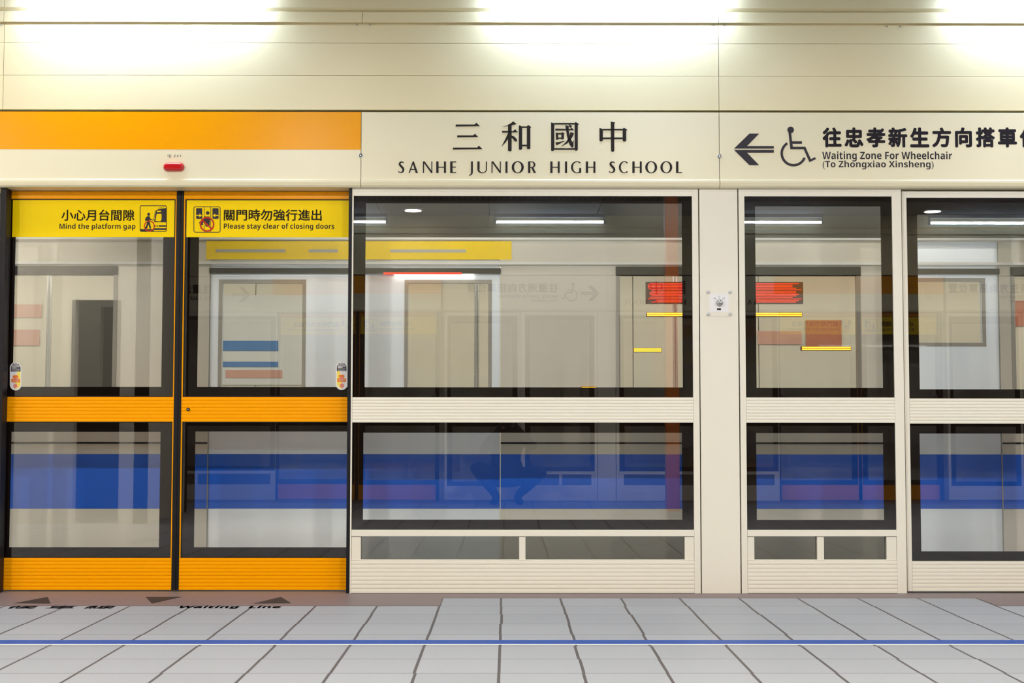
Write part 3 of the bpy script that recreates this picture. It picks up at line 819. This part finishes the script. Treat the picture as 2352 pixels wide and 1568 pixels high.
def index_kids():
    kids.clear()
    for o in COL.objects:
        if o.parent is not None: kids.setdefault(o.parent.name, []).append(o)


index_kids()
# neighbours just outside the picture, so that the screen line goes on
ends = {'big': 'wide cream glass screen beyond the right edge', 'post_l': 'outer black door post beyond the right edge', 'post_r': 'black door post beyond the right edge', 'door_l': 'orange sliding door beyond the right edge, left leaf', 'door_r': 'orange sliding door beyond the right edge, right leaf', 'head_o': 'orange banded header panel beyond the right edge'}
for k, lab in ends.items(): dup(front[k], front[k].location + Vector((PER, 0, 0)), 0, lab)
for k, lab in {'big': 'wide cream glass screen beyond the left edge', 'pillar': 'blank cream pillar panel beyond the left edge', 'head_n': 'station name header panel beyond the left edge', 'exit': 'cream framed glass door beyond the left edge', 'small': 'narrow cream glass screen beyond the left edge', 'head_w': 'wheelchair sign header panel beyond the left edge'}.items():
    dup(front[k], front[k].location - Vector((PER, 0, 0)), 0, lab)
for k in range(1, 3):
    dup(tubes[0], tubes[0].location - Vector((TP * k, 0, 0)), 0, 'fluorescent tube beyond the left edge, number %s outwards' % ('one', 'two')[k - 1])
    dup(tubes[0], tubes[2].location + Vector((TP * k, 0, 0)), 0, 'fluorescent tube beyond the right edge, number %s outwards' % ('one', 'two')[k - 1])
# ------------------------------------------------------------------ rear edge, behind the camera, seen mirrored in the glass
rear_w = header('wheelchair_rear', 'x'); rear_d = header('direction', 'x'); index_kids()
desc = {'door_l': 'orange sliding door, gap warning leaf', 'door_r': 'orange sliding door, closing warning leaf', 'post_l': 'outer black door post', 'post_r': 'black door post by the screen',
        'head_o': 'orange banded header panel', 'head_n': 'station name header panel', 'head_w': 'wheelchair sign header panel', 'big': 'wide cream glass screen', 'pillar': 'blank cream pillar panel',
        'small': 'narrow cream glass screen', 'exit': 'cream framed glass door'}
rear = Vector((2 * AXIS, -WID, 0))
for s, wh in ((0, 'behind the camera, mirrored at centre'), (-1, 'behind the camera, mirrored at left'), (1, 'behind the camera, mirrored at right')):
    for k, d_ in desc.items():
        src = front[k]
        if s == 0 and k == 'head_w': src = rear_w
        if s == -1 and k == 'head_n': src = rear_d
        q = src.location
        loc = Vector((rear.x - q.x + s * PER, rear.y - q.y, q.z))
        if src in (rear_w, rear_d):
            src.location = loc; src.rotation_euler = (0, 0, math.pi); src['label'] = d_ + ' ' + wh
        else: dup(src, loc, math.pi, d_ + ' ' + wh)
names = ('first', 'second', 'third', 'fourth', 'fifth', 'sixth', 'seventh')
for k in range(-3, 4):
    q = Vector((rear.x - TX[1] + (k + 0.5) * TP, rear.y + 0.125, CEIL))
    dup(tubes[0], q, math.pi, 'fluorescent tube behind the camera, %s in the row mirrored in the glass' % names[k + 3])
for o in list(walls) + list(tr) + [back]:
    c = o.copy(); COL.objects.link(c); c.rotation_euler = (0, 0, math.pi); c.location = (rear.x, rear.y, 0)
    if o.name.startswith('wall_back'): c.name = 'wall_rear'
for a, b, y in ((XL, rear.x - xb1 + 0, 0), (rear.x - xb0, XR, 0)):
    struct('trim_3', MB().box(a, b, -WID, -WID + 0.48, -0.02, 0.0015), 'bumper')
struct('trim_3', MB().box(rear.x - xb1, rear.x - xb0, -WID, -WID + 0.185, -0.02, 0.0012), 'bumper')
struct('trim_4', MB().box(XL, XR, -WID - 0.2, -WID, -0.02, 0.002), 'sill')
struct('wall_rear', MB().box(XL, XR, -WID - 1.2, -WID - 1.0, -1.0, CEIL), 'enclosure')

# ------------------------------------------------------------------ floor markings
zf = 0.0022
a, b = fl(0, 1471.5), fl(2352, 1468.5)
yl = -1.585
t = thing('floor_line', 'long blue guide line painted across the grey platform tiles', 'floor line', (0, yl, 0))
MB().box(XL, XR, yl - 0.049, yl + 0.049, 0.0005, 0.0018).build('blue_stripe', 'blue_line', t)
MB().box(XL, XR, yl - 0.066, yl - 0.049, 0.0005, 0.0014).build('white_edge', 'poster_white', t)
for pts, lab in ((((31, 1386), (110, 1371), (116, 1386.5)), 'grey triangle on the brown strip at the foot of the left orange door'),
                 (((334, 1371), (418, 1371), (349, 1386.5)), 'grey downward triangle on the brown strip below the black door seam'),
                 (((582, 1386.5), (645, 1371), (669, 1386)), 'grey triangle on the brown strip at the foot of the right orange door')):
    q = [fl(*p) for p in pts]; c = sum(q, Vector()) / 3
    tag(MB().prism([(p.x, p.y) for p in q], 0.0012, zf, 'z').build('floor_arrow', 'arrow', base=(c.x, c.y, 0.0)), lab, 'floor marking', 'triangles on the brown strip')


def floor_text(body, r, y0, y1, lab, bold):
    uv, fs = text_verts(body, bold); x0, x1 = fl(r[0], 1394).x, fl(r[1], 1394).x
    m_ = MB().add([(x0 + u * (x1 - x0), y0 + v * (y1 - y0), 0.0016) for u, v in uv], fs)
    tag(m_.build('floor_lettering', 'purple_ink', base=((x0 + x1) / 2, y0, 0.0)), lab, 'floor marking', 'waiting line lettering')


floor_text('Waiting  Line', (410, 645), -0.585, -0.475, 'dark Waiting Line lettering on the tiles in front of the right orange door', 0.01)
floor_text('候 車 線', (20, 265), -0.585, -0.475, 'dark Chinese waiting line characters on the tiles at lower left', 0.01)

# ------------------------------------------------------------------ train standing behind the screens
YT = 0.46
def TXx(px, py=900): return X(px, YT, py)
def TZ(py): return Z(py, YT)


tr_ = thing('metro_train', 'cream metro train with a blue band standing behind the glass screens', 'train', (TXx(1176), YT + 1.4, -0.1))
tz_sill, tz_top = TZ(905), TZ(632); ZR, ZB = TZ(546), -0.35
x_l, x_r = -9.5, 10.5
wins = [(-420, -130), (-60, 262), (1420, 1975), (2330, 2760)]
doors = [(-560 - 560, -560), (478, 1150), (2040, 2300 + 0)]
b_ = MB(); th = 0.05
openings = sorted([(TXx(a), TXx(b)) for a, b in wins] + [(TXx(a), TXx(b)) for a, b in doors])
dset = {(round(TXx(a), 4), round(TXx(b), 4)) for a, b in doors}
zd_top = TZ(553)
cur = x_l
for a, b in openings:
    b_.box(cur, a, YT, YT + th, ZB, ZR)
    if (round(a, 4), round(b, 4)) in dset: b_.box(a, b, YT, YT + th, zd_top, ZR)
    else: b_.box(a, b, YT, YT + th, tz_top, ZR); b_.box(a, b, YT, YT + th, ZB, tz_sill)
    cur = b
b_.box(cur, x_r, YT, YT + th, ZB, ZR)
b_.build('side_panel', 'train_body', tr_)
bl = MB(); gl = MB(); cur = x_l
for a, b in sorted([(TXx(a), TXx(b)) for a, b in doors]):
    bl.box(cur, a, YT - 0.002, YT, TZ(1168), TZ(1043)); gl.box(cur, a, YT - 0.003, YT, TZ(1019), TZ(1015)); cur = b
bl.box(cur, x_r, YT - 0.002, YT, TZ(1168), TZ(1043)); gl.box(cur, x_r, YT - 0.003, YT, TZ(1019), TZ(1015))
bl.build('blue_stripe', 'blue_train', tr_); gl.build('rub_strip', 'black', tr_)
MB().box(x_l, x_r, YT - 0.02, YT, TZ(608), TZ(602)).build('gutter', 'poster_white', tr_)
for a, b in wins:
    a, b = TXx(a), TXx(b)
    f = MB().ring(a - 0.01, b + 0.01, tz_sill - 0.01, tz_top + 0.035, a + 0.012, b - 0.012, tz_sill + 0.012, tz_top, YT - 0.004, YT + 0.03).build('window_frame', 'frame_grey', tr_)
    MB().box(a - 0.012, b + 0.012, YT - 0.008, YT - 0.004, tz_top, TZ(612)).build('window_head', 'black', f)
    MB().box(a + 0.012, b - 0.012, YT + 0.012, YT + 0.018, tz_sill + 0.012, tz_top).build('window_pane', 'train_glass', f)
for n_, (a, b) in enumerate(doors):
    xa, xb = TXx(a), TXx(b); xm = (xa + xb) / 2; yd = YT + 0.012
    leaves = ((xa, xm), (xm, xb)) if n_ < 2 else ((xa, xb),)
    for u, v in leaves:
        wu, wv = u + 0.12 * (v - u) + 0.02, v - 0.12 * (v - u) - 0.02
        if n_ == 1: wu, wv = (TXx(507), TXx(692)) if u == xa else (TXx(936), TXx(1121))
        zw0, zw1 = (TZ(896), TZ(650)) if n_ < 2 else (TZ(786), TZ(645))
        lf = MB().ring(u + 0.004, v - 0.004, -0.02, zd_top, wu, wv, zw0, zw1, yd, yd + 0.035).build('door_leaf', 'train_door', tr_)
        MB().ring(wu - 0.02, wv + 0.02, zw0 - 0.02, zw1 + 0.02, wu, wv, zw0, zw1, yd - 0.003, yd + 0.001).build('window_gasket', 'frame_grey', lf)
        MB().box(wu, wv, yd + 0.014, yd + 0.02, zw0, zw1).build('door_window', 'train_glass', lf)
        MB().box(u + 0.004, v - 0.004, yd - 0.002, yd, TZ(1168), TZ(1043)).build('blue_stripe', 'blue_train', lf)
    if n_ < 2:
        MB().box(xa - 0.02, xb + 0.06, YT - 0.004, YT + 0.01, TZ(596), TZ(554)).build('door_sign', 'yellow', tr_)
        sm = MB()
        for q0, q1 in ((0.02, 0.26), (0.34, 0.44), (0.62, 0.88)): sm.box(xa + q0 * (xb - xa), xa + q1 * (xb - xa), YT - 0.0052, YT - 0.004, TZ(580), TZ(573))
        sm.build('sign_stripe', 'train_grey', tr_)
    MB().box(xa, xb, YT - 0.01, YT + 0.012, TZ(628), TZ(616)).build('door_gutter', 'black', tr_)
# inside
yi0, yi1 = YT + 0.06, YT + 2.75
MB().box(x_l, x_r, yi0, yi1, -0.06, -0.02).build('cabin_floor', 'train_grey', tr_)
MB().prism([(YT, ZR), (YT + 0.05, ZR + 0.36), (YT + 0.35, ZR + 0.62), (yi1 - 0.3, ZR + 0.62), (yi1 + 0.1, ZR), (yi1 + 0.06, ZR), (yi1 - 0.34, ZR + 0.58), (YT + 0.37, ZR + 0.58), (YT + 0.09, ZR + 0.34), (YT + 0.04, ZR)], x_l, x_r, 'x').build('roof', 'roof_grey', tr_)
MB().box(x_l, x_r, YT - 0.012, YT, ZR - 0.012, ZR).build('cantrail', 'poster_white', tr_)
MB().box(x_l, x_r, yi0 + 0.06, yi1, 2.06, 2.10).build('cabin_ceiling', 'interior', tr_)
MB().box(x_l, x_r, YT + 0.1, yi1, ZB, -0.06).build('underframe', 'train_grey', tr_)
for yy in (yi0 + 0.75, yi1 - 0.75): MB().box(x_l + 0.2, x_r - 0.2, yy - 0.06, yy + 0.06, 2.03, 2.06).build('ceiling_light', 'train_light', tr_)
fw = MB()
for k in range(int((x_r - x_l) / 0.95)): fw.box(x_l + k * 0.95 + 0.003, x_l + (k + 1) * 0.95 - 0.003, yi1, yi1 + 0.06, -0.06, 2.10)
fw.build('far_wall', 'interior', tr_)
for a, b, c_, d_, mt in ((30, 92, 758, 794, 'poster_pale'), (28, 96, 700, 730, 'poster_pale'), (505, 735, 678, 884, 'poster_white'), (500, 640, 783, 806, 'poster_blue'), (510, 640, 831, 843, 'poster_blue'), (520, 650, 850, 868, 'poster_pale'),
                         (1850, 1932, 735, 800, 'poster_red'), (2275, 2360, 690, 748, 'poster_red'), (1740, 1840, 760, 790, 'poster_pale')):
    e = 0.004 if mt == 'poster_white' else 0.008
    MB().box(X(a, yi1, 750), X(b, yi1, 750), yi1 - e - 0.003, yi1 - e, Z(d_, yi1), Z(c_, yi1)).build('poster', mt, tr_)
MB().box(X(166, yi1, 750), X(272, yi1, 750), yi1 - 0.012, yi1 - 0.003, 0.0, Z(690, yi1)).build('cabin_dark_panel', 'cabin_dark', tr_)  # dark panel added on the far wall, stands in for unlit depth
for a, b in ((-2.2, -1.5), (1.3, 2.9), (3.4, 4.6), (-5.5, -4.2)):
    MB().box(a, b, yi1 - 0.5, yi1 - 0.02, 0.38, 0.45).box(a, b, yi1 - 0.1, yi1 - 0.02, 0.45, 0.86).build('seat', 'seat_blue', tr_, bevel=0.02)
for xx in (-3.0, -1.9, -0.2, 1.1, 2.6, 4.0): MB().tube((xx, yi0 + 1.3, -0.02), (xx, yi0 + 1.3, 2.06), 0.017).build('grab_pole', 'steel', tr_)
MB().tube((x_l, yi0 + 1.0, 1.86), (x_r, yi0 + 1.0, 1.86), 0.015).build('grab_rail', 'steel', tr_)
MB().box(TXx(905), TXx(1088), YT - 0.016, YT - 0.008, TZ(634), TZ(631)).build('door_lamp', 'train_light', tr_)
MB().box(TXx(880), TXx(1060), YT - 0.015, YT - 0.008, TZ(630.5), TZ(626)).build('door_lamp', 'led_red', tr_)
# destination display and indicator lamps on the side
d0, d1 = TXx(1490), TXx(1845); dz0, dz1 = TZ(694), TZ(648)
bd = MB().box(d0 - 0.01, d1 + 0.01, YT + 0.02, YT + 0.055, dz0 - 0.005, dz1 + 0.005).build('destination_display', 'led_board', tr_)
rw = MB(); n_ = 13; random.seed(3)
for k in range(n_):
    z = dz0 + (k + 0.5) * (dz1 - dz0) / n_; e = random.choice((0, 0.02, 0.045, 0.01)); f = random.choice((0, 0.03, 0.05, 0.015))
    rw.box(d0 + e, d1 - f, YT + 0.017, YT + 0.0215, z - 0.0022, z + 0.0022)
rw.build('led_rows', 'led_red', bd)
for a, b, yy in ((1488, 1845, 721), (1457, 1520, 803), (1845, 1957, 799), (1336, 1368, 892)):
    z = TZ(yy); c0, c1 = TXx(a), TXx(b); inw = (a, yy) != (1336, 892)
    y_ = YT + 0.0 if not (1420 < a < 1975) else YT + 0.022
    h = MB().box(c0 - 0.003, c1 + 0.003, y_ - 0.003, y_ + 0.03, z - 0.012, z + 0.012).build('indicator_lamp', 'led_board', tr_)
    MB().box(c0, c1, y_ - 0.006, y_ - 0.003, z + 0.002, z + 0.009).box(c0, c1, y_ - 0.006, y_ - 0.003, z - 0.009, z - 0.002).build('lamp_strip', 'led_amber', h)

# unseen fill lamps added behind the header to brighten the train side
M['gap_fill_tube'] = emit('gap_fill_glow', (1.0, 0.97, 0.9), 9.0)
for k, wd_ in enumerate(('first', 'second', 'third', 'fourth', 'fifth', 'sixth')):
    xc = -5.6 + k * 2.4
    t = thing('gap_fill_lamp', 'added fill lamp hidden behind the header to brighten the train, %s from the left' % wd_, 'lamp', (xc, 0.27, 2.2), 'added fill lamps over the train gap')
    MB().box(xc - 1.0, xc + 1.0, 0.171, 0.26, 2.22, 2.28).box(xc - 0.9, xc - 0.86, 0.1695, 0.2, 2.235, 2.265).box(xc + 0.86, xc + 0.9, 0.1695, 0.2, 2.235, 2.265).build('housing', 'grey_plastic', t)
    MB().tube((xc - 0.95, 0.22, 2.20), (xc + 0.95, 0.22, 2.20), 0.018, 12).build('tube', 'gap_fill_tube', t)
# ------------------------------------------------------------------ platform furniture behind the camera (mirrored in the glass)
en = MB()
ex0, ex1, ey0, ey1 = -9.0, -3.15, -6.3, -4.7
d0, d1 = -3.78, -3.38
en.box(ex0, d0, ey1 - 0.1, ey1, 0, CEIL).box(d1, ex1, ey1 - 0.1, ey1, 0, CEIL).box(d0, d1, ey1 - 0.1, ey1, 1.95, CEIL).box(ex0, ex1, ey0, ey0 + 0.1, 0, CEIL).box(ex1 - 0.1, ex1, ey0, ey1, 0, CEIL).box(ex0, ex0 + 0.1, ey0, ey1, 0, CEIL)
struct('wall_enclosure', en, 'enclosure')
struct('wall_enclosure', MB().box(ex0 + 0.2, ex1 - 0.2, ey1 - 0.9, ey1 - 0.8, 0, CEIL), 'dark_opening')
t = thing('orange_column', 'slim orange column standing on the platform behind the camera, mirrored in the glass', 'column', (1.53, -5.7, 0)); t['kind'] = 'thing'
MB().box(1.475, 1.60, -5.77, -5.63, 0.02, CEIL).build('shaft', 'orange_post', t, bevel=0.01)
MB().box(1.43, 1.63, -5.8, -5.6, 0.0, 0.06).build('base', 'steel', t, bevel=0.004)


def downlight(x, y, lab, power):
    t = thing('ceiling_downlight', lab, 'ceiling light', (x, y, CEIL), 'round ceiling downlights')
    MB().lathe([(0.115, 0), (0.115, 0.012), (0.095, 0.016), (0.09, 0.004)], (x, y, CEIL), (0, 0, -1), 28).build('trim_ring', 'poster_white', t)
    MB().lathe([(0.09, 0), (0.09, 0.005)], (x, y, CEIL), (0, 0, -1), 24).build('diffuser', 'lamp_disc', t)
    ld = bpy.data.lights.new('downlight', 'AREA'); ld.shape = 'DISK'; ld.size = 0.18; ld.spread = math.radians(180); ld.energy = power; ld.color = (1.0, 0.935, 0.83)
    lo = bpy.data.objects.new('downlight_glow', ld); COL.objects.link(lo); lo.parent = t; lo.location = (0, 0, -0.02)
    return t


n_ = 0
for x in (-8.1, -2.45, 3.25, 8.9):
    n_ += 1; downlight(x, -0.62, 'round downlight near the front screens, %s from the left' % names[n_ - 1], DOWN_E)
n_ = 0
for x in (-6.7, -1.03, 4.66, 10.3):
    n_ += 1; downlight(x, -WID + 0.5, 'round downlight near the rear screens, %s from the left' % names[n_ - 1], DOWN_E)
for n_, x in enumerate((-9.55, -6.7, -3.88, -1.03, 1.8, 4.66, 7.5)):
    for y, r, e in ((-1.74, 'forward', 0.15), (-4.1, 'rear', 2.8)):
        downlight(x - (0.6 if r == 'rear' else 0), y, 'round downlight over the platform middle, %s row, %s from the left' % (r, names[n_]), MID_E * e)

# ------------------------------------------------------------------ the crouching photographer, mirrored in the glass
person = thing('person', 'person in dark clothes crouching on the tiles with a camera, mirrored in the glass', 'person', (0.0, -7.72, 0))
nodes = {
    'pelvis': ((0.0, -7.84, 0.30), 0.165), 'waist': ((0.0, -7.80, 0.46), 0.155), 'chest': ((0.0, -7.70, 0.63), 0.165), 'neck': ((0.0, -7.62, 0.78), 0.058), 'head0': ((0.0, -7.59, 0.84), 0.075), 'head1': ((0.0, -7.57, 0.93), 0.088), 'head2': ((0.0, -7.58, 1.0), 0.06),
    'hipl': ((-0.12, -7.80, 0.28), 0.115), 'kneel': ((-0.35, -7.46, 0.42), 0.08), 'ankl': ((-0.11, -7.64, 0.09), 0.045), 'footl': ((-0.12, -7.58, 0.045), 0.042), 'toel': ((-0.15, -7.43, 0.035), 0.034),
    'hipr': ((0.12, -7.80, 0.28), 0.115), 'kneer': ((0.38, -7.48, 0.36), 0.08), 'ankr': ((0.11, -7.66, 0.09), 0.045), 'footr': ((0.12, -7.60, 0.045), 0.042), 'toer': ((0.15, -7.45, 0.035), 0.034),
    'shl': ((-0.17, -7.68, 0.70), 0.065), 'ell': ((-0.27, -7.52, 0.56), 0.047), 'wrl': ((-0.09, -7.46, 0.80), 0.032), 'hal': ((-0.055, -7.445, 0.845), 0.034),
    'shr': ((0.17, -7.68, 0.70), 0.065), 'elr': ((0.30, -7.54, 0.60), 0.047), 'wrr': ((0.10, -7.46, 0.82), 0.032), 'har': ((0.07, -7.445, 0.865), 0.034),
}
edges = [('pelvis', 'waist'), ('waist', 'chest'), ('chest', 'neck'), ('neck', 'head0'), ('head0', 'head1'), ('head1', 'head2'),
         ('pelvis', 'hipl'), ('hipl', 'kneel'), ('kneel', 'ankl'), ('ankl', 'footl'), ('footl', 'toel'), ('pelvis', 'hipr'), ('hipr', 'kneer'), ('kneer', 'ankr'), ('ankr', 'footr'), ('footr', 'toer'),
         ('chest', 'shl'), ('shl', 'ell'), ('ell', 'wrl'), ('wrl', 'hal'), ('chest', 'shr'), ('shr', 'elr'), ('elr', 'wrr'), ('wrr', 'har')]


def skinned(nm, nodes, edges, root, mat, parent, sub=2):
    ks = list(nodes); o_ = parent.location
    me = bpy.data.meshes.new(nm); me.from_pydata([tuple(Vector(nodes[k][0]) - o_) for k in ks], [(ks.index(a), ks.index(b)) for a, b in edges], [])
    o = bpy.data.objects.new(nm, me); COL.objects.link(o); o.parent = parent
    sk = o.modifiers.new('skin', 'SKIN'); sk.use_smooth_shade = True
    for i, k in enumerate(ks):
        v = me.skin_vertices[0].data[i]; v.radius = (nodes[k][1], nodes[k][1]); v.use_root = k == root
    sb = o.modifiers.new('sub', 'SUBSURF'); sb.levels = sub; sb.render_levels = sub
    me.materials.append(M[mat]); return o


skinned('body', nodes, edges, 'pelvis', 'cloth', person)
for s, h in ((-1, nodes['hal'][0]), (1, nodes['har'][0])):
    for k in range(4):
        y0 = h[1] + 0.008; z0 = h[2] + 0.024 - k * 0.017
        skinned('finger', {'a': ((h[0] - s * 0.0, y0 + 0.012, z0), 0.0095), 'b': ((h[0] - s * 0.012, y0 + 0.042, z0), 0.0088), 'c': ((h[0] - s * 0.032, y0 + 0.050, z0 - 0.002), 0.0078)}, [('a', 'b'), ('b', 'c')], 'a', 'skin', person, 1)
    skinned('thumb', {'a': ((h[0] - s * 0.004, h[1] - 0.01, h[2]), 0.011), 'b': ((h[0] - s * 0.028, h[1] - 0.012, h[2] + 0.008), 0.009)}, [('a', 'b')], 'a', 'skin', person, 1)
skinned('face', {'a': ((0, -7.555, 0.87), 0.060), 'b': ((0, -7.535, 0.93), 0.068), 'c': ((0, -7.54, 0.975), 0.055)}, [('a', 'b'), ('b', 'c')], 'b', 'skin', person)
skinned('hair', {'a': ((0, -7.63, 0.90), 0.075), 'b': ((0, -7.60, 0.985), 0.088), 'c': ((0, -7.54, 1.015), 0.05)}, [('a', 'b'), ('b', 'c')], 'b', 'hair', person)
camt = thing('camera_in_hands', 'black camera held up by the crouching person, mirrored in the glass', 'camera', (0.0, -7.42, 0.85))
MB().box(-0.062, 0.062, -7.415, -7.365, 0.835, 0.925).box(-0.025, 0.025, -7.41, -7.37, 0.925, 0.947).build('camera_body', 'black', camt, bevel=0.006)
MB().lathe([(0.036, 0), (0.036, 0.05), (0.039, 0.055), (0.039, 0.068), (0.03, 0.066)], (0, -7.365, 0.878), (0, 1, 0), 24).build('lens', 'black', camt)
